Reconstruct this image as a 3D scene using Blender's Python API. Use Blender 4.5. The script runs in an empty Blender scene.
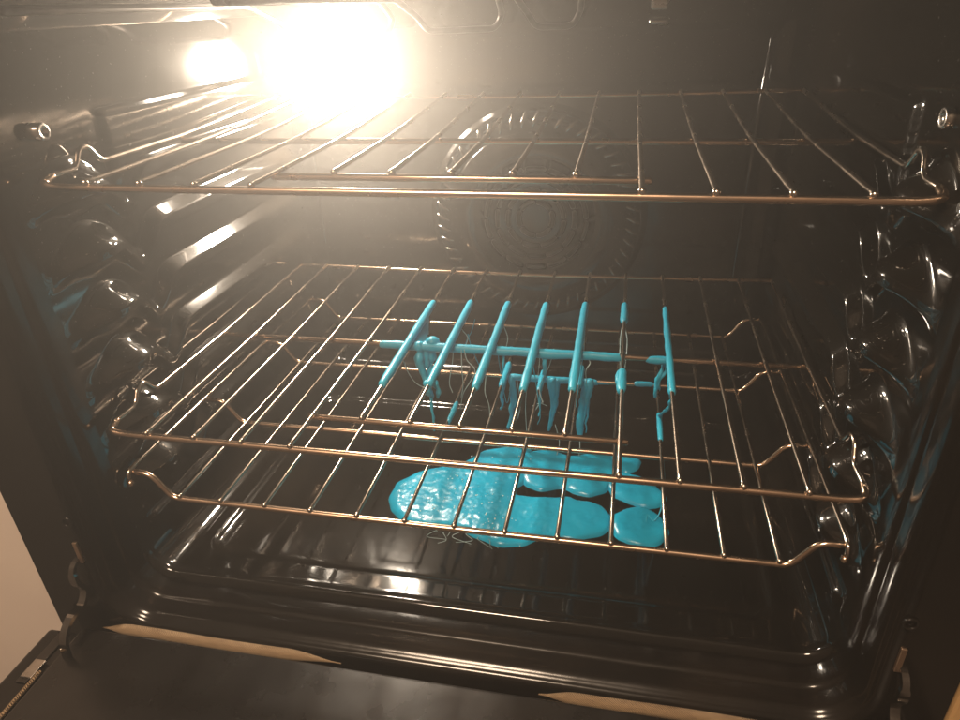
import bpy, bmesh, math, random
from mathutils import Vector, Matrix, noise

random.seed(7)
scene = bpy.context.scene
C = scene.collection

# ------------------------------------------------------------------ camera
cam = bpy.data.cameras.new('camera')
cam.sensor_width = 36.0
cam.lens = 36.0 * 678.9 / 960.0
cam.clip_start = 0.01
cam.clip_end = 50
camo = bpy.data.objects.new('camera', cam)
C.objects.link(camo)
R_ = Vector((0.97942, 0.19783, -0.03990)).normalized()
F_ = Vector((-0.19322, 0.86210, -0.46846)).normalized()
U_ = R_.cross(F_).normalized()
camo.matrix_world = Matrix(((R_.x, U_.x, -F_.x, 0.12207), (R_.y, U_.y, -F_.y, -0.41084),
                            (R_.z, U_.z, -F_.z, 0.31182), (0, 0, 0, 1)))
scene.camera = camo

# ------------------------------------------------------------------ light
world = bpy.data.worlds.new('World')
scene.world = world
world.use_nodes = True
bg = world.node_tree.nodes['Background']
bg.inputs['Color'].default_value = (1.0, 0.62, 0.38, 1)
bg.inputs['Strength'].default_value = 0.11

LAMP_STRENGTH = 930.0                     # oven lamp (emissive cover, built below)
LAMP_COLOR = (1.0, 0.845, 0.67, 1)
HAZE_DENSITY = 0.215

al = bpy.data.lights.new('kitchen_light', 'AREA')
al.shape = 'DISK'
al.size = 0.5
al.energy = 60
al.color = (1.0, 0.74, 0.52)
alo = bpy.data.objects.new('kitchen_light', al)
C.objects.link(alo)
alo.location = (-0.35, -1.15, 1.75)
alo.rotation_euler = (Vector((-0.1, 0.0, -0.1)) - Vector(alo.location)).to_track_quat('-Z', 'Y').to_euler()

scene.view_settings.view_transform = 'Standard'
scene.view_settings.look = 'None'
scene.view_settings.exposure = 0.0
scene.view_settings.gamma = 1.0
scene.view_settings.use_curve_mapping = False
scene.render.engine = 'CYCLES'
cy = scene.cycles
cy.max_bounces = 6
cy.diffuse_bounces = 3
cy.glossy_bounces = 4
cy.transmission_bounces = 4
cy.volume_bounces = 0
cy.sample_clamp_indirect = 6.0
cy.use_denoising = True
cy.use_adaptive_sampling = False
cy.caustics_reflective = True

# ------------------------------------------------------------------ helpers
def mesh_obj(name, verts, faces, mat, parent=None, smooth=True, loc=None):
    me = bpy.data.meshes.new(name)
    me.from_pydata([tuple(v) for v in verts], [], faces)
    me.update()
    if smooth:
        me.polygons.foreach_set('use_smooth', [True] * len(me.polygons))
    me.materials.append(mat)
    o = bpy.data.objects.new(name, me)
    C.objects.link(o)
    if parent is not None:
        o.parent = parent
    if loc is not None:
        o.location = loc
    return o


def share(o, parent, loc=(0, 0, 0), rot=(0, 0, 0)):
    c = o.copy()
    C.objects.link(c)
    c.parent = parent
    c.location = loc
    c.rotation_euler = rot
    return c


def thing(name, label, cat, loc=(0, 0, 0), rot=(0, 0, 0), group=None):
    o = bpy.data.objects.new(name, None)
    o.empty_display_size = 0.03
    C.objects.link(o)
    o.location = loc
    o.rotation_euler = rot
    o['label'] = label
    o['category'] = cat
    if group:
        o['group'] = group
    return o


def tag(o, label, cat, group=None):
    o['label'] = label
    o['category'] = cat
    if group:
        o['group'] = group
    return o


def rounded(pts, rad, n=4):
    """polyline with its inner corners rounded off"""
    P = [Vector(p) for p in pts]
    out = [P[0]]
    for i in range(1, len(P) - 1):
        a, b, c = P[i - 1], P[i], P[i + 1]
        r = min(rad, (a - b).length * 0.48, (c - b).length * 0.48)
        p0 = b + (a - b).normalized() * r
        p2 = b + (c - b).normalized() * r
        for k in range(n + 1):
            t = k / n
            out.append(p0 * (1 - t) ** 2 + b * 2 * t * (1 - t) + p2 * t * t)
    out.append(P[-1])
    return out


def smooth_path(pts, n=6):
    """Catmull-Rom through the points"""
    P = [Vector(p) for p in pts]
    P = [P[0] * 2 - P[1]] + P + [P[-1] * 2 - P[-2]]
    out = []
    for i in range(1, len(P) - 2):
        for k in range(n):
            t = k / n
            a, b, c, d = P[i - 1], P[i], P[i + 1], P[i + 2]
            out.append(0.5 * ((2 * b) + (c - a) * t + (2 * a - 5 * b + 4 * c - d) * t * t
                              + (3 * b - a - 3 * c + d) * t ** 3))
    out.append(P[-2])
    return out


def tube_data(path, r, seg=8, cap=True, jitter=0.0, closed=False, round_end=True):
    P = [Vector(p) for p in path]
    n = len(P)
    if not isinstance(r, (list, tuple)):
        r = [r] * n
    r = list(r)
    if round_end and cap and not closed:
        # short extra rings so that the ends read as rounded, not sawn off
        d0 = (P[0] - P[1]).normalized()
        d1 = (P[-1] - P[-2]).normalized()
        P = [P[0] + d0 * r[0] * 0.75, P[0] + d0 * r[0] * 0.5] + P + [P[-1] + d1 * r[-1] * 0.5, P[-1] + d1 * r[-1] * 0.75]
        r = [r[0] * 0.35, r[0] * 0.8] + r + [r[-1] * 0.8, r[-1] * 0.35]
        n = len(P)
    V, Fc = [], []
    up = Vector((0, 0, 1))
    prev = None
    for i in range(n):
        if closed:
            t = (P[(i + 1) % n] - P[i - 1]).normalized()
        else:
            t = (P[min(i + 1, n - 1)] - P[max(i - 1, 0)]).normalized()
        if prev is None:
            a = up if abs(t.z) < 0.9 else Vector((1, 0, 0))
            u = (a - t * a.dot(t)).normalized()
        else:
            u = (prev - t * prev.dot(t))
            u = u.normalized() if u.length > 1e-6 else up.cross(t).normalized()
        prev = u
        v = t.cross(u)
        for k in range(seg):
            an = 2 * math.pi * k / seg
            rr = r[i]
            if jitter:
                rr *= 1 + jitter * noise.noise(P[i] * 130 + Vector((k * 0.9, 3.1, 0)))
            V.append(P[i] + (u * math.cos(an) + v * math.sin(an)) * rr)
    m = n if closed else n - 1
    for i in range(m):
        j = (i + 1) % n
        for k in range(seg):
            k2 = (k + 1) % seg
            Fc.append((i * seg + k, i * seg + k2, j * seg + k2, j * seg + k))
    if cap and not closed:
        Fc.append(tuple(range(seg - 1, -1, -1)))
        Fc.append(tuple((n - 1) * seg + k for k in range(seg)))
    return V, Fc


def tube(name, path, r, mat, parent=None, **kw):
    V, Fc = tube_data(path, r, **kw)
    return mesh_obj(name, V, Fc, mat, parent)


def join_data(parts):
    V, Fc = [], []
    for v, f in parts:
        o = len(V)
        V += list(v)
        Fc += [tuple(i + o for i in q) for q in f]
    return V, Fc


def ball_data(c, r, seg=8, rings=5, sq=(1, 1, 1)):
    c = Vector(c)
    V = [c + Vector((0, 0, r * sq[2]))]
    Fc = []
    for i in range(1, rings):
        th = math.pi * i / rings
        for k in range(seg):
            a = 2 * math.pi * k / seg
            V.append(c + Vector((math.sin(th) * math.cos(a) * sq[0], math.sin(th) * math.sin(a) * sq[1], math.cos(th) * sq[2])) * r)
    V.append(c - Vector((0, 0, r * sq[2])))
    for k in range(seg):
        Fc.append((0, 1 + k, 1 + (k + 1) % seg))
    for i in range(rings - 2):
        for k in range(seg):
            a, b = 1 + i * seg + k, 1 + i * seg + (k + 1) % seg
            Fc.append((a, a + seg, b + seg, b))
    L = len(V) - 1
    o = 1 + (rings - 2) * seg
    for k in range(seg):
        Fc.append((L, o + (k + 1) % seg, o + k))
    return V, Fc


def box_data(x0, x1, y0, y1, z0, z1):
    V = [(x0, y0, z0), (x1, y0, z0), (x1, y1, z0), (x0, y1, z0), (x0, y0, z1), (x1, y0, z1), (x1, y1, z1), (x0, y1, z1)]
    Fc = [(3, 2, 1, 0), (4, 5, 6, 7), (0, 1, 5, 4), (1, 2, 6, 5), (2, 3, 7, 6), (3, 0, 4, 7)]
    return V, Fc


def box(name, b, mat, parent=None, bevel=0.0, seg=2):
    V, Fc = box_data(*b)
    bm = bmesh.new()
    vs = [bm.verts.new(v) for v in V]
    for f in Fc:
        bm.faces.new([vs[i] for i in f])
    if bevel:
        bmesh.ops.bevel(bm, geom=list(bm.edges), offset=bevel, segments=seg, affect='EDGES', profile=0.5)
    me = bpy.data.meshes.new(name)
    bm.to_mesh(me)
    bm.free()
    me.materials.append(mat)
    o = bpy.data.objects.new(name, me)
    C.objects.link(o)
    if parent is not None:
        o.parent = parent
    return o


def grid(name, nu, nv, fn, mat, parent=None, flip=False):
    V = [fn(i / nu, j / nv) for j in range(nv + 1) for i in range(nu + 1)]
    Fc = []
    w = nu + 1
    for j in range(nv):
        for i in range(nu):
            q = (j * w + i, j * w + i + 1, (j + 1) * w + i + 1, (j + 1) * w + i)
            Fc.append(q[::-1] if flip else q)
    return mesh_obj(name, V, Fc, mat, parent)


def sstep(a, b, x):
    t = max(0.0, min(1.0, (x - a) / (b - a)))
    return t * t * (3 - 2 * t)

# ------------------------------------------------------------------ materials
def new_mat(name):
    m = bpy.data.materials.new(name)
    m.use_nodes = True
    nt = m.node_tree
    return m, nt, nt.nodes['Principled BSDF']


def nd(nt, typ, **kw):
    n = nt.nodes.new(typ)
    for k, v in kw.items():
        if k in n.inputs.keys():
            n.inputs[k].default_value = v
        else:
            setattr(n, k, v)
    return n


def ramp(nt, src, stops):
    r = nt.nodes.new('ShaderNodeValToRGB')
    el = r.color_ramp.elements
    el[0].position, el[0].color = stops[0]
    el[1].position, el[1].color = stops[1]
    for p, c in stops[2:]:
        e = el.new(p)
        e.color = c
    nt.links.new(src, r.inputs[0])
    return r


def g4(v):
    return (v, v, v, 1)


def enamel_mat(name, base, rough0, rough1, peel=0.12, speck=True, splat=0.0):
    m, nt, b = new_mat(name)
    tc = nd(nt, 'ShaderNodeTexCoord')
    n1 = nd(nt, 'ShaderNodeTexNoise', Scale=9.0, Detail=5.0, Roughness=0.6)
    nt.links.new(tc.outputs['Object'], n1.inputs['Vector'])
    rr = ramp(nt, n1.outputs['Fac'], [(0.3, g4(rough0)), (0.72, g4(rough1))])
    nt.links.new(rr.outputs[0], b.inputs['Roughness'])
    n2 = nd(nt, 'ShaderNodeTexNoise', Scale=420.0, Detail=1.0)
    nt.links.new(tc.outputs['Object'], n2.inputs['Vector'])
    spk = ramp(nt, n2.outputs['Fac'], [(0.735, (*base, 1)), (0.765, (0.10, 0.095, 0.085, 1))])
    n4 = nd(nt, 'ShaderNodeTexNoise', Scale=3.5, Detail=6.0, Roughness=0.65)
    nt.links.new(tc.outputs['Object'], n4.inputs['Vector'])
    stain = ramp(nt, n4.outputs['Fac'], [(0.5, (0, 0, 0, 1)), (0.8, (0.012, 0.008, 0.005, 1))])
    add = nd(nt, 'ShaderNodeMixRGB', blend_type='ADD')
    add.inputs[0].default_value = 1.0
    if speck:
        nt.links.new(spk.outputs[0], add.inputs[1])
    else:
        add.inputs[1].default_value = (*base, 1)
    nt.links.new(stain.outputs[0], add.inputs[2])
    nt.links.new(add.outputs[0], b.inputs['Base Color'])
    n3 = nd(nt, 'ShaderNodeTexNoise', Scale=70.0, Detail=2.0)
    nt.links.new(tc.outputs['Object'], n3.inputs['Vector'])
    bp = nd(nt, 'ShaderNodeBump', Strength=peel, Distance=0.002)
    nt.links.new(n3.outputs['Fac'], bp.inputs['Height'])
    n5 = nd(nt, 'ShaderNodeTexNoise', Scale=150.0, Detail=0.0)
    nt.links.new(tc.outputs['Object'], n5.inputs['Vector'])
    dots = ramp(nt, n5.outputs['Fac'], [(0.765, g4(0)), (0.83, g4(1))])
    bp2 = nd(nt, 'ShaderNodeBump', Strength=splat, Distance=0.001)
    nt.links.new(dots.outputs[0], bp2.inputs['Height'])
    nt.links.new(bp.outputs[0], bp2.inputs['Normal'])
    nt.links.new(bp2.outputs[0], b.inputs['Normal'])
    b.inputs['IOR'].default_value = 1.55
    return m


M_enamel = enamel_mat('black_enamel', (0.006, 0.005, 0.004), 0.04, 0.11, peel=0.02)
M_enamel.node_tree.nodes['Principled BSDF'].inputs['IOR'].default_value = 1.75
M_floor = enamel_mat('floor_enamel', (0.006, 0.005, 0.004), 0.035, 0.11, peel=0.02, speck=False)
M_back = enamel_mat('back_enamel', (0.006, 0.005, 0.004), 0.10, 0.20, peel=0.03)
M_frame = enamel_mat('frame_enamel', (0.007, 0.0055, 0.0045), 0.10, 0.20, peel=0.03, speck=False)
M_frame.node_tree.nodes['Principled BSDF'].inputs['IOR'].default_value = 1.42
M_door = enamel_mat('door_liner', (0.007, 0.0055, 0.0045), 0.20, 0.36, peel=0.04, speck=False)


def metal_mat(name, c0, c1, r0, r1, scale=25.0):
    m, nt, b = new_mat(name)
    tc = nd(nt, 'ShaderNodeTexCoord')
    n1 = nd(nt, 'ShaderNodeTexNoise', Scale=scale, Detail=4.0)
    nt.links.new(tc.outputs['Object'], n1.inputs['Vector'])
    cr = ramp(nt, n1.outputs['Fac'], [(0.35, (*c0, 1)), (0.68, (*c1, 1))])
    nt.links.new(cr.outputs[0], b.inputs['Base Color'])
    rr = ramp(nt, n1.outputs['Fac'], [(0.3, g4(r0)), (0.75, g4(r1))])
    nt.links.new(rr.outputs[0], b.inputs['Roughness'])
    b.inputs['Metallic'].default_value = 1.0
    return m


M_wire = metal_mat('rack_wire_steel', (0.74, 0.55, 0.40), (0.56, 0.38, 0.26), 0.16, 0.32)
M_bar = metal_mat('rack_bar_steel', (0.66, 0.56, 0.47), (0.46, 0.36, 0.28), 0.16, 0.34)
M_steel = metal_mat('plain_steel', (0.62, 0.58, 0.53), (0.42, 0.38, 0.34), 0.18, 0.36, 40)
M_hinge = metal_mat('hinge_steel', (0.42, 0.40, 0.38), (0.26, 0.24, 0.22), 0.06, 0.2, 60)
M_fan = metal_mat('dark_fan_metal', (0.46, 0.43, 0.39), (0.28, 0.26, 0.24), 0.18, 0.32, 60)
M_copper = metal_mat('warm_tab_steel', (0.62, 0.45, 0.32), (0.5, 0.34, 0.24), 0.35, 0.5, 40)
M_element = metal_mat('dark_element', (0.10, 0.09, 0.085), (0.06, 0.055, 0.05), 0.35, 0.5, 40)


def plastic_mat(name, c0, c1, rough, bump, bscale, sss=0.0):
    m, nt, b = new_mat(name)
    tc = nd(nt, 'ShaderNodeTexCoord')
    n1 = nd(nt, 'ShaderNodeTexNoise', Scale=30.0, Detail=4.0, Roughness=0.6)
    nt.links.new(tc.outputs['Object'], n1.inputs['Vector'])
    cr = ramp(nt, n1.outputs['Fac'], [(0.35, (*c0, 1)), (0.7, (*c1, 1))])
    nt.links.new(cr.outputs[0], b.inputs['Base Color'])
    n2 = nd(nt, 'ShaderNodeTexNoise', Scale=bscale, Detail=5.0, Roughness=0.65)
    nt.links.new(tc.outputs['Object'], n2.inputs['Vector'])
    bp = nd(nt, 'ShaderNodeBump', Strength=bump, Distance=0.002)
    nt.links.new(n2.outputs['Fac'], bp.inputs['Height'])
    nt.links.new(bp.outputs[0], b.inputs['Normal'])
    b.inputs['Roughness'].default_value = rough
    b.inputs['IOR'].default_value = 1.48
    b.inputs['Subsurface Weight'].default_value = sss
    b.inputs['Subsurface Radius'].default_value = (0.2, 0.8, 1.0)
    b.inputs['Subsurface Scale'].default_value = 0.004
    return m


M_blue = plastic_mat('turquoise_plastic', (0.014, 0.36, 0.55), (0.024, 0.42, 0.62), 0.38, 0.35, 160)
M_puddle = plastic_mat('turquoise_melt', (0.004, 0.34, 0.56), (0.008, 0.39, 0.62), 0.26, 0.25, 60)
M_thread = plastic_mat('pale_plastic_thread', (0.30, 0.46, 0.48), (0.45, 0.55, 0.55), 0.35, 0.1, 100)
M_fleck = plastic_mat('glassy_fleck', (0.45, 0.72, 0.76), (0.8, 0.86, 0.86), 0.12, 0.2, 200)

# woven gasket
M_gasket, nt, b = new_mat('woven_gasket')
tc = nd(nt, 'ShaderNodeTexCoord')
wv = nd(nt, 'ShaderNodeTexWave', Scale=330.0, Distortion=4.0, Detail=3.0)
wv.wave_type = 'BANDS'
wv.bands_direction = 'DIAGONAL'
nt.links.new(tc.outputs['Object'], wv.inputs['Vector'])
mp_ = nd(nt, 'ShaderNodeMapping')
mp_.inputs['Scale'].default_value = (120, 700, 700)
nt.links.new(tc.outputs['Object'], mp_.inputs['Vector'])
fn_ = nd(nt, 'ShaderNodeTexNoise', Scale=1.0, Detail=4.0, Roughness=0.7)
nt.links.new(mp_.outputs[0], fn_.inputs['Vector'])
mx = nd(nt, 'ShaderNodeMixRGB', blend_type='MIX')
mx.inputs[0].default_value = 0.6
nt.links.new(wv.outputs['Fac'], mx.inputs[1])
nt.links.new(fn_.outputs['Fac'], mx.inputs[2])
cr = ramp(nt, mx.outputs[0], [(0.32, (0.13, 0.082, 0.045, 1)), (0.68, (0.42, 0.29, 0.165, 1))])
nt.links.new(cr.outputs[0], b.inputs['Base Color'])
bp = nd(nt, 'ShaderNodeBump', Strength=0.7, Distance=0.001)
nt.links.new(wv.outputs['Fac'], bp.inputs['Height'])
nt.links.new(bp.outputs[0], b.inputs['Normal'])
b.inputs['Roughness'].default_value = 0.85


def paint_mat(name, c0, c1):
    m, nt, b = new_mat(name)
    tc = nd(nt, 'ShaderNodeTexCoord')
    n1 = nd(nt, 'ShaderNodeTexNoise', Scale=14.0, Detail=6.0)
    nt.links.new(tc.outputs['Object'], n1.inputs['Vector'])
    cr = ramp(nt, n1.outputs['Fac'], [(0.3, (*c0, 1)), (0.7, (*c1, 1))])
    nt.links.new(cr.outputs[0], b.inputs['Base Color'])
    bp = nd(nt, 'ShaderNodeBump', Strength=0.12, Distance=0.001)
    nt.links.new(n1.outputs['Fac'], bp.inputs['Height'])
    nt.links.new(bp.outputs[0], b.inputs['Normal'])
    b.inputs['Roughness'].default_value = 0.5
    return m


M_beige = paint_mat('beige_cabinet', (0.66, 0.56, 0.49), (0.70, 0.60, 0.52))
M_honey = paint_mat('honey_wood_cabinet', (0.52, 0.30, 0.12), (0.58, 0.36, 0.16))

M_lamp, nt, b = new_mat('lamp_glow')
b.inputs['Base Color'].default_value = (0.9, 0.85, 0.8, 1)
b.inputs['Emission Color'].default_value = LAMP_COLOR
b.inputs['Emission Strength'].default_value = LAMP_STRENGTH

# ------------------------------------------------------------------ the oven
HW = 0.310          # half width of the cavity
ZF, ZT = -0.175, 0.325
YB = 0.455
FIL = 0.030
FILT = 0.020
YFACE = -0.046
oven = thing('oven', 'open black enamel oven with lit lamp, ribbed side walls and lowered door', 'oven', (0, 0, ZF))
OZ = -ZF            # the oven's empty stands on the cavity floor


def up(v):
    return (v[0], v[1], v[2] + OZ)


# --- floor of the cavity, with rounded sides and a stamped centre panel
def floor_fn(u, v):
    x = -HW + 2 * HW * u
    y = YB * v
    z = ZF
    e = HW - abs(x)
    if e < FIL:
        z += FIL - math.sqrt(max(0, FIL * FIL - (FIL - e) ** 2))
    eb = YB - y
    if eb < 0.02:
        z += 0.02 - math.sqrt(max(0, 0.0004 - (0.02 - eb) ** 2))
    # stamped panel
    dx = abs(x) - 0.268
    dy = max(0.040 - y, y - 0.342)
    q = math.hypot(max(dx + 0.02, 0), max(dy + 0.02, 0)) + min(max(dx + 0.02, dy + 0.02), 0) - 0.02
    z += 0.0042 * sstep(-0.001, 0.004, q)
    yy = min(max(y, 0.04), 0.342)
    z += 0.10 * (yy - 0.19) ** 2
    # front lip: a step, then down under the mouth
    z += 0.002 * sstep(0.014, 0.006, y)
    z -= 0.012 * sstep(0.004, 0.0, y)
    z += 0.0006 * noise.noise(Vector((x * 9, y * 9, 1.7)))
    return up((x, y, z))


grid('cavity_floor', 200, 150, floor_fn, M_floor, oven)

# --- ceiling
def ceil_fn(u, v):
    x = -HW + 2 * HW * u
    y = YB * v
    z = ZT
    e = HW - abs(x)
    if e < FILT:
        z -= FILT - math.sqrt(max(0, FILT * FILT - (FILT - e) ** 2))
    z += 0.0015 * noise.noise(Vector((x * 5, y * 5, 4.2)))
    return up((x, y, z))


grid('cavity_ceiling', 120, 40, ceil_fn, M_enamel, oven, flip=True)

# --- stamped side walls with six pairs of rack supports
LEVELS = [0.2065, 0.155, 0.1035, 0.052, 0.0005, -0.0545]


def wall_relief(y, z):
    """rack supports: a straight faceted rib that dips, then ends in an arched, curled-down hump at the front"""
    d = 0.0
    rib_w = sstep(0.108, 0.140, y)
    for k, lv in enumerate(LEVELS):
        if abs(z - lv) > 0.075:
            continue
        hump = math.exp(-((y - 0.054) / 0.026) ** 2)
        zc = lv - 0.0155
        zc += 0.001 * hump - 0.026 * math.exp(-((y - 0.108) / 0.019) ** 2)
        zc -= 0.007 * sstep(0.040, 0.0, y)
        t = z - zc
        amp = 0.0105 + 0.0115 * hump - 0.003 * math.exp(-((y - 0.108) / 0.012) ** 2)
        # flat chamfer above, steeper below
        rmp = 0.95 * amp
        p1 = max(0.0, min(1.0, (0.004 + rmp - t) / rmp)) if t > 0 else max(0.0, min(1.0, (0.0113 + t) / 0.007))
        # one smooth swelling towards the front
        w = 0.013 + 0.009 * hump
        p2 = 1 - sstep(0.10, 1.0, abs(t) / w)
        p = p2 + (p1 - p2) * (0.55 + 0.45 * rib_w)
        amp *= sstep(0.0, 0.045, y) ** 0.8 * sstep(0.432, 0.418, y)
        d = max(d, amp * p)
    # shallow raised panel above the topmost support
    d = max(d, 0.0042 * sstep(0.246, 0.238, z) * sstep(0.17, 0.19, z) * sstep(0.100, 0.112, y))
    # low bead beside the floor
    d = max(d, 0.006 * (1 - sstep(0.003, 0.010, abs(z + 0.122))) * sstep(0.015, 0.03, y) * sstep(0.43, 0.41, y))
    return d + 0.0005 * noise.noise(Vector((y * 8, z * 8, 2.2)))


for s in (-1, 1):
    def side_fn(u, v, s=s):
        y = YB * u
        z = ZF + FIL + (ZT - ZF - FIL - FILT) * v
        return up((s * (HW - wall_relief(y, z)), y, z))
    grid('side_wall', 300, 400, side_fn, M_enamel, oven, flip=(s < 0))


# --- back wall
def back_fn(u, v):
    x = -HW + 2 * HW * u
    z = ZF + 0.018 + (ZT - ZF - 0.018) * v
    d = 0.0
    # broad stamped field
    q = max(abs(x) - 0.285, abs(z - 0.075) - 0.20)
    d += 0.003 * sstep(0.006, -0.004, q)
    d += 0.0012 * noise.noise(Vector((x * 6, z * 6, 7.7)))
    return up((x, YB - 0.001 + d - 0.003, z))


grid('back_wall', 120, 90, back_fn, M_back, oven)

# --- two stamped uprights on the back wall
for sx, nm in ((0.268, 'back_upright'), (-0.285, 'back_upright')):
    tube(nm, [up((sx + 0.003, YB - 0.004, 0.262)), up((sx, YB - 0.004, 0.17)), up((sx - 0.004, YB - 0.004, -0.10))], 0.0042, M_enamel, oven, seg=10)

# --- fan cover: dished disc with a louvred rim and a slotted centre
FX, FZ, FR = 0.013, 0.060, 0.134
prof = [(FR + 0.006, 0.000), (FR + 0.002, 0.004), (FR, 0.006), (FR - 0.004, 0.0062), (FR - 0.005, 0.002), (FR - 0.020, 0.002),
        (FR - 0.021, 0.012), (FR - 0.025, 0.016), (0.085, 0.0185), (0.078, 0.016), (0.075, 0.009), (0.02, 0.008), (0.0005, 0.008)]
seg = 72
V, Fc = [], []
for (r, d) in prof:
    for k in range(seg):
        a = 2 * math.pi * k / seg
        V.append(up((FX + r * math.cos(a), YB - 0.004 - d, FZ + r * math.sin(a))))
for i in range(len(prof) - 1):
    for k in range(seg):
        k2 = (k + 1) % seg
        Fc.append((i * seg + k, i * seg + k2, (i + 1) * seg + k2, (i + 1) * seg + k))
fan = mesh_obj('fan_cover', V, Fc, M_back, oven)
# louvre slats round the rim (slanted like a twisted ribbon)
first = None
n_slat = 52
for k in range(n_slat):
    a = 2 * math.pi * k / n_slat
    if first is None:
        V, Fc = tube_data([(FR - 0.004, 0, -0.0035), (FR - 0.011, -0.0035, 0.0), (FR - 0.019, -0.002, 0.0035)], [0.0024, 0.0028, 0.0024], seg=6)
        first = mesh_obj('slat', V, Fc, M_fan, fan)
        o = first
    else:
        o = share(first, fan)
    o.location = up((FX, YB - 0.0125, FZ))
    o.rotation_euler = (0, a, 0)
# slotted centre: rings of short arc bars
first = {}
for ri, (rr, cnt) in enumerate(((0.022, 6), (0.036, 9), (0.050, 12), (0.064, 14))):
    for k in range(cnt):
        a0 = 2 * math.pi * (k + 0.5 * (ri % 2)) / cnt
        if ri not in first:
            span = 2 * math.pi / cnt * 0.72
            pth = [(rr * math.cos(t), 0, rr * math.sin(t)) for t in [span * (j / 6 - 0.5) for j in range(7)]]
            V, Fc = tube_data(pth, 0.0034, seg=6)
            first[ri] = mesh_obj('grille_bar', V, Fc, M_element, fan)
            o = first[ri]
        else:
            o = share(first[ri], fan)
        o.location = up((FX, YB - 0.0150, FZ))
        o.rotation_euler = (0, a0, 0)

# --- lamp on the back wall: bezel and glowing cover
LX, LZ, LR = -0.227, 0.250, 0.027
lamp_parts = []
bz = [(LX + (LR + 0.004) * math.cos(2 * math.pi * k / 32), YB - 0.006, LZ + (LR + 0.004) * math.sin(2 * math.pi * k / 32)) for k in range(32)]
lamp = tube('oven_lamp', [up(p) for p in bz], 0.004, M_steel, oven, seg=8, closed=True)
V, Fc = [], []
rings = 6
for i in range(rings + 1):
    th = math.pi / 2 * i / rings
    for k in range(20):
        a = 2 * math.pi * k / 20
        rr = LR * math.cos(th)
        V.append(up((LX + rr * math.cos(a), YB - 0.006 - 0.022 * math.sin(th), LZ + rr * math.sin(a))))
for i in range(rings):
    for k in range(20):
        k2 = (k + 1) % 20
        Fc.append((i * 20 + k, i * 20 + k2, (i + 1) * 20 + k2, (i + 1) * 20 + k))
cover = mesh_obj('lamp_cover', V, Fc, M_lamp, lamp)

# --- broil element under the ceiling, loops at the rear
zl = 0.283
pth = []
xs = [(-0.283, -0.135), (-0.118, -0.012), (0.004, 0.072)]
for i, (xa, xb) in enumerate(xs):
    for p in ((xa - 0.004, 0.02, 0.317), (xa, 0.33, 0.313), (xa + 0.004, 0.395, 0.288 if i else 0.290), (xa + 0.014, 0.405, zl), (xb - 0.014, 0.405, zl),
              (xb - 0.004, 0.395, 0.289), (xb, 0.33, 0.313), (xb + 0.004, 0.02, 0.317)):
        pass
    tube('broil_element', rounded([up(p) for p in ((xa - 0.004, 0.02, 0.318), (xa, 0.34, 0.316), (xa + 0.006, 0.40, 0.297), (xa + 0.014, 0.405, zl),
         (xb - 0.014, 0.405, zl), (xb - 0.006, 0.40, 0.297), (xb, 0.34, 0.316), (xb + 0.004, 0.02, 0.318))], 0.012, 5), 0.0034, M_element, oven, seg=8)
# clip that carries the element
clip = box('element_clip', (0.139, 0.158, 0.424, 0.446, 0.294 + OZ, 0.318 + OZ), M_steel, oven, 0.003)
tube('clip_tongue', [up((0.141, 0.430, 0.284)), up((0.156, 0.430, 0.284))], 0.0045, M_steel, clip, seg=8)

# --- screws high on both side walls
for s, yy, ln in ((-1, 0.036, 1.0), (1, 0.060, 0.45)):
    pr = [(0.0, 0.0065), (0.010, 0.0065), (0.0105, 0.0055), (0.0105, 0.0035), (0.008, 0.003), (0.008, 0.0)]
    V, Fc = [], []
    for (d, r) in pr:
        for k in range(12):
            a = 2 * math.pi * k / 12
            V.append(up((s * (HW - d * ln), yy + r * math.cos(a), 0.2385 + r * math.sin(a))))
    for i in range(len(pr) - 1):
        for k in range(12):
            Fc.append((i * 12 + k, i * 12 + (k + 1) % 12, (i + 1) * 12 + (k + 1) % 12, (i + 1) * 12 + k))
    mesh_obj('screw', V, Fc, M_steel, oven)


# --- front frame: rounded mouth rolled outwards to a flat face
def outline(n, cnt=10, rect=False):
    """rounded rectangle of the mouth pushed outwards by n"""
    x1, z0, z1 = HW + n, ZF - n * 0.9, ZT + n
    r = FIL + n
    pts = []
    for cx_, cz_, a0 in ((x1 - r, z0 + r, -90), (x1 - r, z1 - r, 0), (-x1 + r, z1 - r, 90), (-x1 + r, z0 + r, 180)):
        for k in range(cnt + 1):
            a = math.radians(a0 + 90 * k / cnt)
            pts.append((cx_ + r * math.cos(a), cz_ + r * math.sin(a)))
    return pts


profile = [(0.0, 0.003), (0.0, -0.004), (0.0004, -0.010), (0.0012, -0.015), (0.0026, -0.0185), (0.0036, -0.0195), (0.0040, -0.0225),
           (0.0045, -0.028), (0.0058, -0.034), (0.0082, -0.0385), (0.0096, -0.0395), (0.0102, -0.0415), (0.0120, -0.0445), (0.017, YFACE)]
V, Fc = [], []
loops = []
for (n, y) in profile:
    loops.append([(p[0], y, p[1]) for p in outline(n)])
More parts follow.
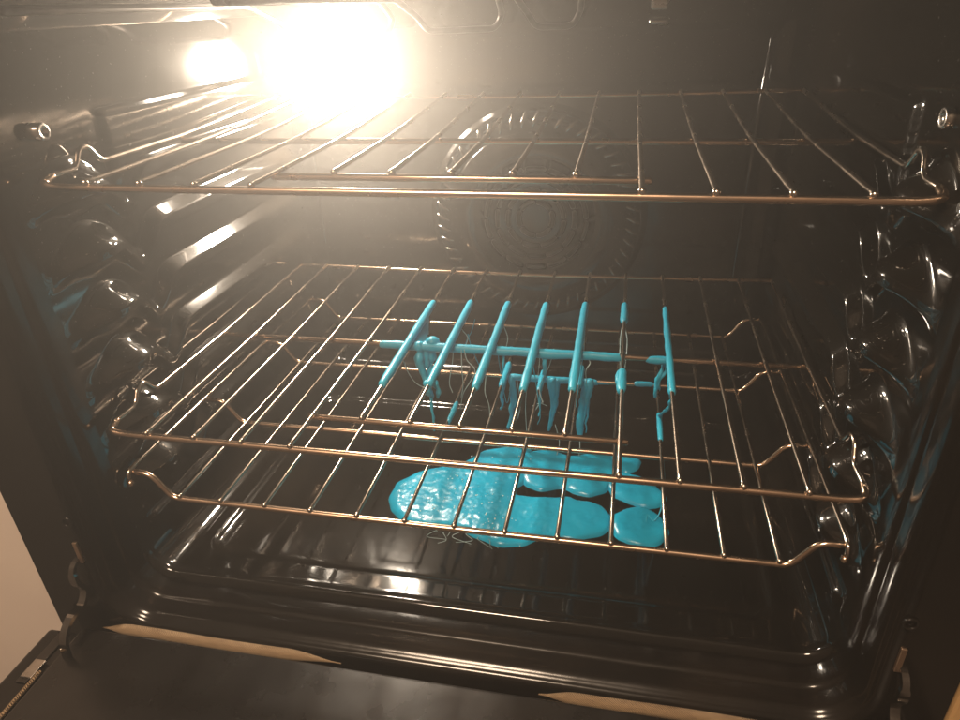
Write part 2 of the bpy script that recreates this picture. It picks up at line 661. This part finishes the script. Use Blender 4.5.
# flat face out to its square border
base = outline(0.017)
ox, oxr, oz0, oz1 = 0.382, 0.368, -0.26, 0.40
rect = []
for k, (x, z) in enumerate(base):
    q = k // 11
    j = (k % 11) / 10
    sx = 1 if q in (0, 1) else -1
    if q == 0:
        p = (sx * ox, oz0) if 0.3 < j < 0.7 else ((x, oz0) if j <= 0.3 else (ox, z))
    elif q == 1:
        p = (ox, oz1) if 0.3 < j < 0.7 else ((ox, z) if j <= 0.3 else (x, oz1))
    elif q == 2:
        p = (-ox, oz1) if 0.3 < j < 0.7 else ((x, oz1) if j <= 0.3 else (-ox, z))
    else:
        p = (-ox, oz0) if 0.3 < j < 0.7 else ((-ox, z) if j <= 0.3 else (x, oz0))
    rect.append((oxr, p[1]) if p[0] > oxr - 0.001 else p)
loops.append([(p[0], YFACE - 0.0005, p[1]) for p in rect])
loops.append([(p[0], YFACE + 0.03, p[1]) for p in rect])
m = len(base)
for lp in loops:
    V += [up(p) for p in lp]
for i in range(len(loops) - 1):
    for k in range(m):
        k2 = (k + 1) % m
        Fc.append((i * m + k, i * m + k2, (i + 1) * m + k2, (i + 1) * m + k))
frame = mesh_obj('front_frame', V, Fc, M_frame, oven)
# sharp border
for p_ in frame.data.polygons:
    if p_.index >= (len(loops) - 3) * m:
        p_.use_smooth = False

for s in (-1, 1):
    # hinge slot with a warm steel tab, and a plugged hole above it
    box('hinge_slot', (s * 0.3275 - 0.0021, s * 0.3275 + 0.0021, YFACE - 0.0016, YFACE + 0.003, -0.113 + OZ, -0.090 + OZ), M_copper, frame, 0.0006)
    ring = [(s * 0.3255 + 0.0045 * math.cos(2 * math.pi * k / 14), YFACE - 0.0012, -0.066 + 0.0045 * math.sin(2 * math.pi * k / 14)) for k in range(14)]
    tube('hole_plug', [up(p) for p in ring], 0.0012, M_frame, frame, seg=6, closed=True)

# --- woven gasket along the foot of the mouth: two visible lengths
for xa, xb in ((-0.330, -0.094), (0.078, 0.300)):
    n = 30
    pth, rad = [], []
    for k in range(n + 1):
        t = k / n
        x = xa + (xb - xa) * t
        e = min(t, 1 - t) * (xb - xa)
        w = sstep(-0.004, 0.050 if t > 0.5 and xa < 0 else 0.030, e)
        pth.append(up((x, YFACE - 0.0065 + 0.002 * (1 - w), -0.1865 - 0.0045 * (1 - w) + 0.0006 * math.sin(x * 40))))
        rad.append(0.0047 * max(0.12, w))
    V, Fc = tube_data(pth, rad, seg=12)
    mesh_obj('gasket', V, Fc, M_gasket, oven)

# --- door, let down flat in front of the oven
door = box('door', (-0.380, 0.380, -0.56, -0.060, -0.232 + OZ, -0.1905 + OZ), M_frame, oven, 0.003)
liner = box('door_liner', (-0.342, 0.342, -0.53, -0.0595, -0.1895 + OZ, -0.1815 + OZ), M_door, door, 0.0035, 3)
for s in (-1, 1):
    tube('side_trim', [up((s * 0.3495, -0.52, -0.1885)), up((s * 0.3505, -0.105, -0.1885))], 0.0022, M_gasket, door, seg=6)
    box('latch_recess', (s * 0.3605 - 0.005, s * 0.3605 + 0.005, -0.116, -0.062, -0.1904 + OZ, -0.1888 + OZ), M_element, door, 0.0005)
    box('latch_plate', (s * 0.358 - 0.0055, s * 0.358 + 0.0055, -0.112, -0.094, -0.1889 + OZ, -0.1868 + OZ), M_steel, door, 0.0006)
    # hinge arm: bent steel strip from the slot down to the door
    hp = smooth_path([(0, -0.040, -0.108), (0, -0.054, -0.113), (0, -0.0575, -0.127), (0, -0.052, -0.140), (0, -0.060, -0.151), (0, -0.075, -0.152), (0, -0.088, -0.164), (0, -0.092, -0.186)], 6)
    V, Fc = [], []
    for i, p in enumerate(hp):
        t = (hp[min(i + 1, len(hp) - 1)] - hp[max(i - 1, 0)]).normalized()
        nrm = Vector((0, -t.z, t.y))
        w = 0.0034 if i > 8 else 0.0024
        for (dx, dn) in ((-w, -0.0019), (w, -0.0019), (w, 0.0019), (-w, 0.0019)):
            V.append(up((s * 0.331 + dx, p.y + nrm.y * dn, p.z + nrm.z * dn)))
    for i in range(len(hp) - 1):
        for k in range(4):
            Fc.append((i * 4 + k, i * 4 + (k + 1) % 4, i * 4 + 4 + (k + 1) % 4, i * 4 + 4 + k))
    Fc.append((3, 2, 1, 0))
    L = (len(hp) - 1) * 4
    Fc.append((L, L + 1, L + 2, L + 3))
    h = mesh_obj('hinge_arm', V, Fc, M_hinge, door, smooth=False)

# ------------------------------------------------------------------ cabinets beside the oven
cab = thing('kitchen_cabinet', 'plain beige cabinet front standing beside the oven, on its lamp side', 'cabinet', (-0.70, 0, -0.90))
box('cabinet_front', (-0.30, 0.312, -0.040, -0.022, 0.0, 1.32), M_beige, cab, 0.003)
box('cabinet_side', (-0.30, 0.309, -0.0215, 0.45, 0.0, 1.32), M_beige, cab, 0.001)
cab = thing('kitchen_cabinet', 'honey coloured wooden cabinet front standing beside the unlit side of the oven', 'cabinet', (0.687, 0, -0.90))
box('cabinet_front', (-0.312, 0.30, -0.040, -0.022, 0.0, 1.32), M_honey, cab, 0.003)
box('cabinet_side', (-0.309, 0.30, -0.0215, 0.45, 0.0, 1.32), M_honey, cab, 0.001)

# ------------------------------------------------------------------ racks
S = 0.0435
RB, RR = 0.0019, 0.0028


def flat_rack(label, loc, rot, y0, y1, y2, y3, dz):
    rk = thing('wire_rack', label, 'oven rack', loc, rot)
    W = 0.2985
    zr = -(RB + RR) + 0.0006
    # front rail with its bent corners
    tube('front_rail', rounded([(-W, y0 + 0.012, 0.001), (-W, y0, zr + 0.002), (-W + 0.012, y0, zr), (W - 0.012, y0, zr), (W, y0, zr + 0.002), (W, y0 + 0.012, 0.001)], 0.007, 5), RR, M_wire, rk, seg=12)
    hx = 3.12 * S
    tube('handle_rail', [(-hx, y1, zr), (hx, y1, zr)], RR * 0.95, M_wire, rk, seg=12)
    tube('cross_rail', [(-W, y2, zr), (W, y2, zr)], RR, M_wire, rk, seg=12)
    n = 16
    tube('rear_rail', [(-W + 2 * W * k / n, y3, dz - 0.0035 * math.sin(math.pi * k / n)) for k in range(n + 1)], RR * 0.9, M_wire, rk, seg=10)
    for s in (-1, 1):
        q = y0 + 0.002
        tube('side_rail', rounded([(s * W, y0 + 0.010, 0.0015), (s * W, q + 0.035, 0.001), (s * (W + 0.001), q + 0.044, 0.014), (s * (W + 0.001), q + 0.054, 0.015),
                                   (s * W, q + 0.064, 0.001), (s * W, y2, 0.001), (s * W, y3, dz)], 0.006, 4), RB * 1.15, M_bar, rk, seg=8)
    longb = shortb = None
    for i in range(1, 14):
        short = 5 <= i <= 9
        ya = y1 if short else y0
        src = shortb if short else longb
        if src is None:
            V1 = tube_data(rounded([(0, ya - 0.001, 0.0004), (0, ya + 0.012, 0.0), (0, y2, 0.001), (0, y3 + 0.001, dz + 0.0008)], 0.05, 5), RB, seg=8)
            V2 = ball_data((0, ya - 0.0005, -0.0003), RB * 1.45, 8, 5, (1.0, 1.0, 0.95))
            o = mesh_obj('bar', *join_data([V1, V2]), M_bar, rk)
            if short:
                shortb = o
            else:
                longb = o
        else:
            o = share(src, rk)
        o.location = ((i - 7) * S + 0.0006 * noise.noise(Vector((i * 1.7, ya * 90, loc[2] * 50))), 0, 0)
    return rk


flat_rack('empty flat wire rack level with the oven lamp, topmost of the racks', (0.0028, 0, 0.2056), (0, 0.006, 0.0028), 0.0149, 0.0567, 0.195, 0.4024, 0.0108)
flat_rack('flat wire rack whose middle bars are sleeved in melted turquoise plastic', (0, 0, 0), (0, 0, 0), 0.0, 0.0484, 0.1942, 0.3911, 0.0059)

# lowest rack: cross rails step up to raised ends
ZC = -0.0792
rk = thing('wire_rack', 'lowest wire rack with stepped raised ends, hanging over the turquoise puddles', 'oven rack', (-0.0021, 0, ZC), (0, 0.0018, 0.0015))
zr = -(RB + RR) + 0.0006
cys = (0.0144, 0.1421, 0.2809, 0.4179)
first = None
for i, y in enumerate(cys):
    if i == 0 or first is None:
        V, Fc = tube_data(rounded([(-0.3015, 0, 0.0222), (-0.2835, 0, 0.0215), (-0.2665, 0, zr), (0.2665, 0, zr), (0.2835, 0, 0.0215), (0.3015, 0, 0.0222)], 0.008, 5), RR if i == 0 else RR * 0.92, seg=12)
        o = mesh_obj('cross_rail', V, Fc, M_wire, rk)
        first = o if i else None
    else:
        o = share(first, rk)
    o.location = (0, y, 0)
for s in (-1, 1):
    tube('side_rail', rounded([(s * 0.302, cys[0] - 0.006, 0.0165), (s * 0.302, cys[0] - 0.004, 0.0245), (s * 0.302, cys[0] + 0.006, 0.0258), (s * 0.302, cys[3], 0.0258)], 0.004, 4), RB * 1.15, M_bar, rk, seg=8)
    V, Fc = ball_data((s * 0.3005, cys[0] - 0.0065, 0.0140), 0.0034, 10, 6)
    mesh_obj('end_knob', V, Fc, M_wire, rk)
src = None
for i in range(1, 14):
    if src is None:
        V1 = tube_data([(0, cys[0] - 0.001, 0), (0, 0.1, 0), (0, 0.3, 0), (0, cys[3] + 0.001, 0)], RB, seg=8)
        V2 = ball_data((0, cys[0] - 0.0005, -0.0003), RB * 1.4, 8, 5)
        src = mesh_obj('bar', *join_data([V1, V2]), M_bar, rk)
        o = src
    else:
        o = share(src, rk)
    o.location = ((i - 7) * S * (0.99 if i in (1, 13) else 1), 0, 0)

# ------------------------------------------------------------------ melted turquoise plastic
def sleeve(name, a, b, r, parent, mat=M_blue, n=26, sag=0.0006, seed=0.0):
    a, b = Vector(a), Vector(b)
    path, rad = [], []
    for k in range(n + 1):
        t = k / n
        p = a.lerp(b, t)
        w = noise.noise(p * 60 + Vector((seed, 0, 0)))
        p = p + Vector((0, 0, -sag - 0.0006 * w))
        path.append(p)
        rad.append(r * (1 + 0.14 * w + 0.06 * noise.noise(p * 200)) * (0.86 + 0.14 * sstep(0, 0.08, min(t, 1 - t))))
    return tube(name, path, rad, mat, parent, seg=12, jitter=0.10)


def drip(name, pts, r0, r1, parent, mat=M_blue, seg=8, jit=0.15):
    P = smooth_path(pts, 7)
    if r0 > 0.001:
        r0, r1 = r0 * 1.15, r1 * 1.25
    n = len(P)
    rad = [(r0 + (r1 - r0) * (k / (n - 1))) * (1 + (0.55 if r0 > 0.001 else 0.2) * noise.noise(P[k] * 150)) for k in range(n)]
    if r0 > 0.001:
        P = [p + Vector((noise.noise(p * 90), noise.noise(p * 90 + Vector((5, 0, 0))), 0)) * 0.0022 for p in P]
    return tube(name, P, rad, mat, parent, seg=seg, jitter=jit)


def BZ(y):
    return 0.001 * y / 0.1942 if y < 0.1942 else 0.001 + 0.0057 * (y - 0.1942) / 0.1969


def X(i):
    return (i - 7) * S


RS = 0.0043
m1 = thing('melted_plastic', 'turquoise plastic grid of five sleeved bars joined across by a sleeved rail', 'melted plastic', (X(7), 0.2, -0.004))
off = Vector((0, -0.2, 0.004))


def rel(p, o):
    return Vector(p) - Vector(o)


O1 = (X(7), 0.2, -0.004)
for i, ya, yb in ((5, 0.1035, 0.288), (6, 0.109, 0.2925), (7, 0.1095, 0.294), (8, 0.1115, 0.2955), (9, 0.117, 0.3005)):
    sleeve('bar_sleeve', rel((X(i), ya, BZ(ya)), O1), rel((X(i), yb, BZ(yb)), O1), RS, m1, seed=i, sag=0.0)
sleeve('rail_sleeve', rel((-0.1185, 0.1942, -0.0048), O1), rel((0.1270, 0.1942, -0.0048), O1), 0.0047, m1, n=50, sag=0.0002)
for pts, r0, r1 in (
    ([(-0.0776, 0.194, -0.004), (-0.0772, 0.191, -0.0213), (-0.0741, 0.19, -0.0367), (-0.0700, 0.186, -0.0480)], 0.0044, 0.0022),
    ([(-0.0640, 0.200, -0.002), (-0.0661, 0.2, -0.0136), (-0.0700, 0.198, -0.0330), (-0.0720, 0.194, -0.0500)], 0.0056, 0.0020),
    ([(-0.0705, 0.197, -0.004), (-0.0715, 0.196, -0.0180), (-0.0718, 0.195, -0.0280)], 0.0055, 0.0028),
    ([(-0.047, 0.118, -0.004), (-0.049, 0.122, -0.014), (-0.047, 0.126, -0.022)], 0.0036, 0.0018),
    ([(-0.040, 0.118, -0.003), (-0.0385, 0.119, -0.012), (-0.0395, 0.121, -0.020)], 0.0026, 0.0012),
    ([(-0.0475, 0.125, -0.020), (-0.0470, 0.126, -0.042), (-0.0478, 0.127, -0.062)], 0.0016, 0.0008),
    ([(0.0522, 0.195, -0.006), (0.0533, 0.194, -0.0123), (0.0530, 0.193, -0.0281)], 0.0030, 0.0014),
    ([(0.0100, 0.194, -0.006), (0.0113, 0.193, -0.0177), (0.009, 0.192, -0.0302)], 0.0014, 0.0008),
):
    drip('drip', [rel(p, O1) for p in pts], r0, r1, m1)
# webbing between first sleeve and the rail
V, Fc = [], []
for j in range(7):
    for k in range(7):
        u, v = j / 6, k / 6
        a = Vector((X(5), 0.262, -0.002)).lerp(Vector((X(5), 0.200, -0.003)), u)
        c = Vector((X(5) + 0.006, 0.232, -0.010)).lerp(Vector((-0.060, 0.1965, -0.006)), u)
        p = a.lerp(c, v) + Vector((0, 0, -0.004 * math.sin(math.pi * v)))
        V.append(rel(p, O1))
for j in range(6):
    for k in range(6):
        a = j * 7 + k
        Fc.append((a, a + 1, a + 8, a + 7))
web = mesh_obj('plastic_web', V, Fc, M_blue, m1)
md = web.modifiers.new('thick', 'SOLIDIFY')
md.thickness = 0.0018
for pts in (
    [(-0.0865, 0.165, -0.006), (-0.0844, 0.17, -0.0228), (-0.0769, 0.17, -0.0353), (-0.0656, 0.17, -0.0416), (-0.0500, 0.13, -0.020)],
    [(-0.0286, 0.19, -0.004), (-0.0263, 0.19, -0.0156), (-0.0184, 0.19, -0.0268), (-0.0244, 0.19, -0.0416), (-0.0327, 0.19, -0.0569), (-0.0364, 0.19, -0.0760)],
    [(-0.0317, 0.19, -0.004), (-0.0323, 0.19, -0.0278), (-0.0321, 0.19, -0.0458), (-0.0345, 0.188, -0.060)],
    [(0.0, 0.145, -0.003), (-0.0048, 0.18, -0.0262), (-0.0066, 0.18, -0.0465), (-0.0029, 0.18, -0.062), (-0.0023, 0.18, -0.0800)],
    [(0.0955, 0.194, -0.006), (0.0990, 0.193, -0.0125), (0.0953, 0.192, -0.0206), (0.0960, 0.20, -0.040)],
    [(-0.041, 0.235, -0.003), (-0.034, 0.23, -0.0100), (-0.0305, 0.20, -0.0070)],
    [(0.002, 0.250, -0.003), (0.008, 0.24, -0.012), (0.0075, 0.232, -0.020)],
):
    drip('thread', [rel(p, O1) for p in pts], 0.0006, 0.0004, m1, M_thread, 5, 0)

# stubs on the next bars
O2 = (X(10), 0.28, -0.001)
o = sleeve('melted_plastic', rel((X(10), 0.262, BZ(0.262)), O2), rel((X(10), 0.3045, BZ(0.3045)), O2), 0.0042, None, n=14, seed=3)
o.location = O2
tag(o, 'short loose turquoise sleeve stub on a bar towards the fan wall', 'melted plastic')
O3 = (X(10), 0.142, -0.001)
o = sleeve('melted_plastic', rel((X(10) - 0.0006, 0.122, 0), O3), rel((X(10), 0.158, 0), O3), 0.0043, None, n=14, seed=9)
o.location = O3
tag(o, 'short turquoise sleeve stub on a bar, its side swollen by a lump', 'melted plastic')
V, Fc = tube_data([rel((X(10) - 0.0035, 0.138, -0.001), O3), rel((X(10) - 0.0032, 0.150, -0.0012), O3), rel((X(10) - 0.0022, 0.158, -0.001), O3)], [0.0028, 0.0034, 0.0026], seg=10, jitter=0.15)
mesh_obj('side_lump', V, Fc, M_blue, o)
for pts in ([(0.1290, 0.262, -0.003), (0.1275, 0.24, -0.008), (0.1282, 0.19, -0.012), (0.1290, 0.160, -0.004)],
            [(0.1312, 0.262, -0.003), (0.1345, 0.235, -0.006), (0.1335, 0.20, -0.016), (0.1312, 0.158, -0.004)]):
    drip('thread', [rel(p, O3) for p in pts], 0.0006, 0.0005, o, M_thread, 5, 0)

O4 = (X(11), 0.2, -0.001)
m4 = thing('melted_plastic', 'single turquoise sleeved bar standing apart, with a short side stub and looping strands', 'melted plastic', O4)
sleeve('bar_sleeve', rel((X(11), 0.1245, BZ(0.1245)), O4), rel((X(11), 0.2985, BZ(0.2985)), O4), 0.0033, m4, seed=11, sag=0.0)
sleeve('bar_lump', rel((X(11), 0.1245, -0.0005), O4), rel((X(11), 0.145, -0.0005), O4), 0.0036, m4, n=10, seed=5)
sleeve('rail_stub', rel((0.1545, 0.1942, -0.0046), O4), rel((0.1735, 0.1942, -0.0046), O4), 0.0040, m4, n=12, seed=6)
for pts, r0, r1 in (
    ([(0.1690, 0.197, -0.005), (0.1731, 0.2, -0.019), (0.1692, 0.2, -0.0294), (0.1659, 0.2, -0.0380)], 0.0014, 0.0011),
    ([(0.1700, 0.199, -0.004), (0.1690, 0.2, -0.0214), (0.1655, 0.2, -0.0352), (0.1662, 0.215, -0.060), (0.170, 0.265, -0.073)], 0.0016, 0.0014),
    ([(0.1742, 0.126, -0.004), (0.1765, 0.148, -0.0225), (0.1749, 0.16, -0.0389), (0.1715, 0.185, -0.0610), (0.1720, 0.205, -0.0760)], 0.0017, 0.0012),
):
    drip('drip', [rel(p, O4) for p in pts], r0, r1, m4)

# plastic caught on the lowest rack
O5 = (0.05, 0.2809, ZC - 0.004)
m5 = thing('melted_plastic', 'turquoise plastic draped along a rail of the lowest rack with hanging drips', 'melted plastic', O5)
sleeve('rail_sleeve', rel((-0.001, 0.2809, ZC - 0.0042), O5), rel((0.104, 0.2809, ZC - 0.0042), O5), 0.0040, m5, n=36, sag=0.001)
sleeve('rail_tip', rel((0.100, 0.2809, ZC - 0.004), O5), rel((0.120, 0.2809, ZC - 0.004), O5), 0.0024, m5, n=8)
for i, ya, yb, r in ((7, 0.250, 0.304, 0.0040), (8, 0.246, 0.290, 0.0036), (9, 0.262, 0.306, 0.0039)):
    sleeve('bar_sleeve', rel((X(i) - 0.0021, ya, ZC), O5), rel((X(i) - 0.0021, yb, ZC), O5), r, m5, n=14, seed=i * 2)
for pts, r0, r1 in (
    ([(0.0043, 0.2785, -0.0851), (0.0060, 0.274, -0.1050), (0.0055, 0.27, -0.1250), (0.0019, 0.27, -0.1480)], 0.0034, 0.0022),
    ([(0.0065, 0.2785, -0.0851), (0.0085, 0.274, -0.1060), (0.0060, 0.27, -0.1350)], 0.0026, 0.0016),
    ([(0.0495, 0.279, -0.0845), (0.0533, 0.275, -0.1157), (0.05, 0.275, -0.1515)], 0.0030, 0.0014),
    ([(0.0580, 0.279, -0.0840), (0.0572, 0.275, -0.1154), (0.0523, 0.275, -0.1441)], 0.0032, 0.0016),
    ([(0.0535, 0.279, -0.0840), (0.0545, 0.276, -0.100), (0.0535, 0.275, -0.120)], 0.0034, 0.0020),
    ([(0.0912, 0.278, -0.0826), (0.0895, 0.272, -0.1165), (0.0865, 0.27, -0.1534)], 0.0050, 0.0028),
    ([(0.0960, 0.278, -0.0828), (0.0937, 0.272, -0.106), (0.0905, 0.27, -0.135)], 0.0044, 0.0016),
    ([(0.0985, 0.278, -0.0828), (0.0957, 0.27, -0.116), (0.0944, 0.27, -0.147)], 0.0014, 0.0008),
    ([(0.0415, 0.250, -0.0812), (0.042, 0.25, -0.1006), (0.0408, 0.25, -0.1158)], 0.0012, 0.0006),
    ([(-0.0022, 0.256, -0.0811), (-0.0046, 0.262, -0.1077), (-0.0062, 0.268, -0.1218)], 0.0024, 0.0009),
):
    drip('drip', [rel(p, O5) for p in pts], r0, r1, m5)
for pts in ([(0.034, 0.25, -0.103), (0.042, 0.25, -0.099), (0.050, 0.252, -0.103)], [(0.036, 0.25, -0.110), (0.0415, 0.25, -0.100), (0.046, 0.25, -0.096)],
            [(0.012, 0.275, -0.085), (0.016, 0.272, -0.115), (0.013, 0.27, -0.135)], [(0.024, 0.275, -0.085), (0.022, 0.272, -0.120), (0.025, 0.265, -0.168)],
            [(0.058, 0.27, -0.140), (0.064, 0.262, -0.158), (0.062, 0.25, -0.170)], [(0.087, 0.27, -0.153), (0.0885, 0.262, -0.163), (0.088, 0.255, -0.171)]):
    drip('thread', [rel(p, O5) for p in pts], 0.0006, 0.0004, m5, M_thread, 5, 0)

rs = random.Random(21)
for k in range(9):
    # fine strings hanging from the sleeved bars and rail, some looping back up
    px = rs.choice([X(5) + 0.004, X(6), X(6) + 0.012, X(7), X(8) + 0.006, X(8), X(9) + 0.004, 0.03, 0.06])
    py = rs.uniform(0.185, 0.285)
    ln = rs.uniform(0.025, 0.075)
    p0 = Vector((px + rs.uniform(-0.003, 0.003), py, -0.004))
    sw = rs.uniform(-0.016, 0.016)
    pts = [p0, p0 + Vector((sw * 0.3, 0.002, -ln * 0.4)), p0 + Vector((sw, rs.uniform(-0.01, 0.01), -ln))]
    if k % 3 == 0:
        pts.append(p0 + Vector((sw * 1.8, rs.uniform(-0.01, 0.01), -ln * 0.55)))
    else:
        pts.append(p0 + Vector((sw * 0.7, rs.uniform(-0.01, 0.01), -ln * 1.25)))
    drip('thread', [rel(p, O1) for p in pts], 0.00055, 0.0004, m1, M_thread if k % 2 else M_blue, 5, 0)

for (xx, ya, yb, lab) in ((X(6) - 0.0015, 0.168, 0.207, 'small turquoise blob smeared on a bare bar of the lowest rack'),
                          (X(11) - 0.0021, 0.166, 0.214, 'turquoise blob on a lowest-rack bar where looping strands come down')):
    oo = (xx, (ya + yb) / 2, ZC)
    o = sleeve('melted_plastic', rel((xx, ya, ZC), oo), rel((xx, yb, ZC), oo), 0.0029, None, n=12, seed=ya * 100)
    o.location = oo
    tag(o, lab, 'melted plastic')
# bits on the rail near the single sleeve
oo = (X(11) - 0.002, 0.2809, ZC - 0.003)
m6 = thing('melted_plastic', 'flaky turquoise scrap at a rail crossing of the lowest rack', 'melted plastic', oo)
sleeve('bar_sleeve', rel((X(11) - 0.0021, 0.264, ZC), oo), rel((X(11) - 0.0021, 0.291, ZC), oo), 0.0031, m6, n=10)
sleeve('rail_flake', rel((0.148, 0.2809, ZC - 0.003), oo), rel((0.166, 0.2809, ZC - 0.003), oo), 0.0032, m6, M_blue, n=12)


# --- puddles on the floor
def ell(p, e):
    cx_, cy_, rx, ry, rot = e
    dx, dy = p[0] - cx_, p[1] - cy_
    c, s_ = math.cos(rot), math.sin(rot)
    u, v = dx * c + dy * s_, -dx * s_ + dy * c
    return (1 - math.sqrt((u / rx) ** 2 + (v / ry) ** 2)) * min(rx, ry)


def puddle(ells, h, label, res=0.0016, seed=0.0, k=0.007):
    xs0 = min(e[0] - e[2] for e in ells) - 0.008
    xs1 = max(e[0] + e[2] for e in ells) + 0.008
    ys0 = min(e[1] - max(e[3], e[2] * abs(math.sin(e[4]))) for e in ells) - 0.008
    ys1 = max(e[1] + max(e[3], e[2] * abs(math.sin(e[4]))) for e in ells) + 0.008
    nx, ny = int((xs1 - xs0) / res), int((ys1 - ys0) / res)
    ox_, oy_ = (xs0 + xs1) / 2, (ys0 + ys1) / 2
    fld, V = [], []
    for j in range(ny + 1):
        for i in range(nx + 1):
            x, y = xs0 + i * res, ys0 + j * res
            wx = x + 0.0035 * noise.noise(Vector((x * 55, y * 55, seed)))
            wy = y + 0.0035 * noise.noise(Vector((x * 55, y * 55, seed + 9)))
            acc = 0.0
            for e in ells:
                acc += math.exp(min(40, ell((wx, wy), e) / k))
            f = k * math.log(max(acc, 1e-12))
            fld.append(f)
            t = max(0.0, min(1.0, f / 0.011))
            prof_ = math.sqrt(1 - (1 - t) ** 2) if f > 0 else 0
            ripple = 0.0011 * noise.noise(Vector((x * 70, y * 70, seed + 3))) + 0.0005 * noise.noise(Vector((x * 210, y * 210, seed + 5)))
            z = h * prof_ + ripple * t if f > 0 else max(-0.003, f * 2.0)
            V.append((x - ox_, y - oy_, z))
    Fc = []
    w = nx + 1
    for j in range(ny):
        for i in range(nx):
            q = (j * w + i, j * w + i + 1, (j + 1) * w + i + 1, (j + 1) * w + i)
            if max(fld[a] for a in q) > -0.001:
                Fc.append(q)
    used = sorted({a for q in Fc for a in q})
    mp = {a: n for n, a in enumerate(used)}
    o = mesh_obj('plastic_puddle', [V[a] for a in used], [tuple(mp[a] for a in q) for q in Fc], M_puddle)
    o.location = (ox_, oy_, ZF + 0.0008)
    tag(o, label, 'plastic puddle')
    return o


big = puddle([(-0.063, 0.158, 0.052, 0.050, 0.0), (-0.030, 0.176, 0.045, 0.048, 0.1), (0.014, 0.138, 0.048, 0.036, 0.0), (0.078, 0.145, 0.052, 0.033, 0.1), (0.000, 0.222, 0.038, 0.036, -0.2),
              (0.014, 0.252, 0.016, 0.018, 0), (0.024, 0.115, 0.020, 0.018, 0)], 0.0052,
             'largest turquoise plastic puddle, sparkling with bubbles, spread over the oven floor', seed=1.0)
puddle([(0.048, 0.225, 0.030, 0.037, 0.1), (0.078, 0.232, 0.020, 0.020, 0.0), (0.104, 0.223, 0.026, 0.037, -0.15), (0.114, 0.247, 0.018, 0.015, 0)], 0.0050,
       'double lobed turquoise puddle behind the largest one, under the hanging drips', seed=2.0)
puddle([(0.153, 0.205, 0.026, 0.023, -0.35), (0.168, 0.193, 0.015, 0.015, 0), (0.137, 0.218, 0.011, 0.013, 0)], 0.0046,
       'small ragged turquoise puddle between the round one and the drip spots', seed=3.0)
puddle([(0.146, 0.249, 0.012, 0.014, 0.0), (0.136, 0.253, 0.008, 0.013, 0.3), (0.152, 0.257, 0.007, 0.007, 0)], 0.0042,
       'tiny notched turquoise puddle farthest from the oven door', seed=4.0, k=0.003)
puddle([(0.157, 0.1430, 0.0285, 0.0300, 0.0)], 0.0052,
       'round smooth turquoise puddle lying alone beside the largest one', seed=5.0)

# glassy bubbles and flecks on the large puddle
parts = []
for k in range(150):
    cxk, cyk = random.choice([(-0.055, 0.160), (-0.045, 0.185), (-0.020, 0.170), (-0.040, 0.145), (0.015, 0.120), (0.000, 0.222), (-0.020, 0.130)])
    x = random.gauss(cxk, 0.016)
    y = random.gauss(cyk, 0.013)
    parts.append(ball_data((x - big.location.x, y - big.location.y, 0.0050), random.uniform(0.0004, 0.0012), 6, 4, (1, random.uniform(0.6, 1.4), 0.8)))
o = mesh_obj('bubble_flecks', *join_data(parts), M_fleck, big)
o['kind'] = 'stuff'
# pale wisps at the puddle's front edge
for k in range(9):
    x0 = -0.045 + 0.009 * k + random.uniform(-0.004, 0.004)
    y0 = 0.107 + random.uniform(-0.006, 0.004)
    pts = [(x0 + random.uniform(-0.010, 0.010) * j * 0.5, y0 - 0.004 * j + random.uniform(-0.003, 0.003), ZF + 0.0022 + 0.002 * math.sin(j * 1.9)) for j in range(4)]
    drip('wisp', [rel(p, big.location) for p in pts], 0.0004, 0.0002, big, M_thread, 4, 0)
# long threads hanging over the round puddle
tt = thing('plastic_thread', 'hair-thin pale thread curling down onto the round turquoise puddle', 'plastic thread', (0.172, 0.16, ZF + 0.006))
drip('strand', [rel(p, tt.location) for p in [(0.1720, 0.166, ZC - 0.002), (0.1769, 0.172, -0.110), (0.1800, 0.170, -0.135), (0.1790, 0.160, -0.160), (0.1720, 0.150, -0.1690), (0.1660, 0.158, -0.1685), (0.1640, 0.146, -0.1688)]],
     0.0010, 0.0007, tt, M_blue, 6, 0)

# ------------------------------------------------------------------ added haze volume: stands in for lens bloom round the lamp
hz = box('haze', (-1.15, 1.15, -0.95, 0.55, -1.9, 0.55), M_lamp)
hz.data.materials.clear()
mh = bpy.data.materials.new('bloom_haze')
mh.use_nodes = True
ntv = mh.node_tree
for n in list(ntv.nodes):
    if n.type != 'OUTPUT_MATERIAL':
        ntv.nodes.remove(n)
outn = [n for n in ntv.nodes if n.type == 'OUTPUT_MATERIAL'][0]
pv = ntv.nodes.new('ShaderNodeVolumePrincipled')
pv.inputs['Color'].default_value = (0.95, 0.92, 0.88, 1)
pv.inputs['Density'].default_value = HAZE_DENSITY
pv.inputs['Anisotropy'].default_value = 0.67
ntv.links.new(pv.outputs[0], outn.inputs['Volume'])
hz.data.materials.append(mh)
hz['kind'] = 'stuff'
hz['label'] = 'thin haze added to stand in for lens bloom round the oven lamp'
hz['category'] = 'haze'
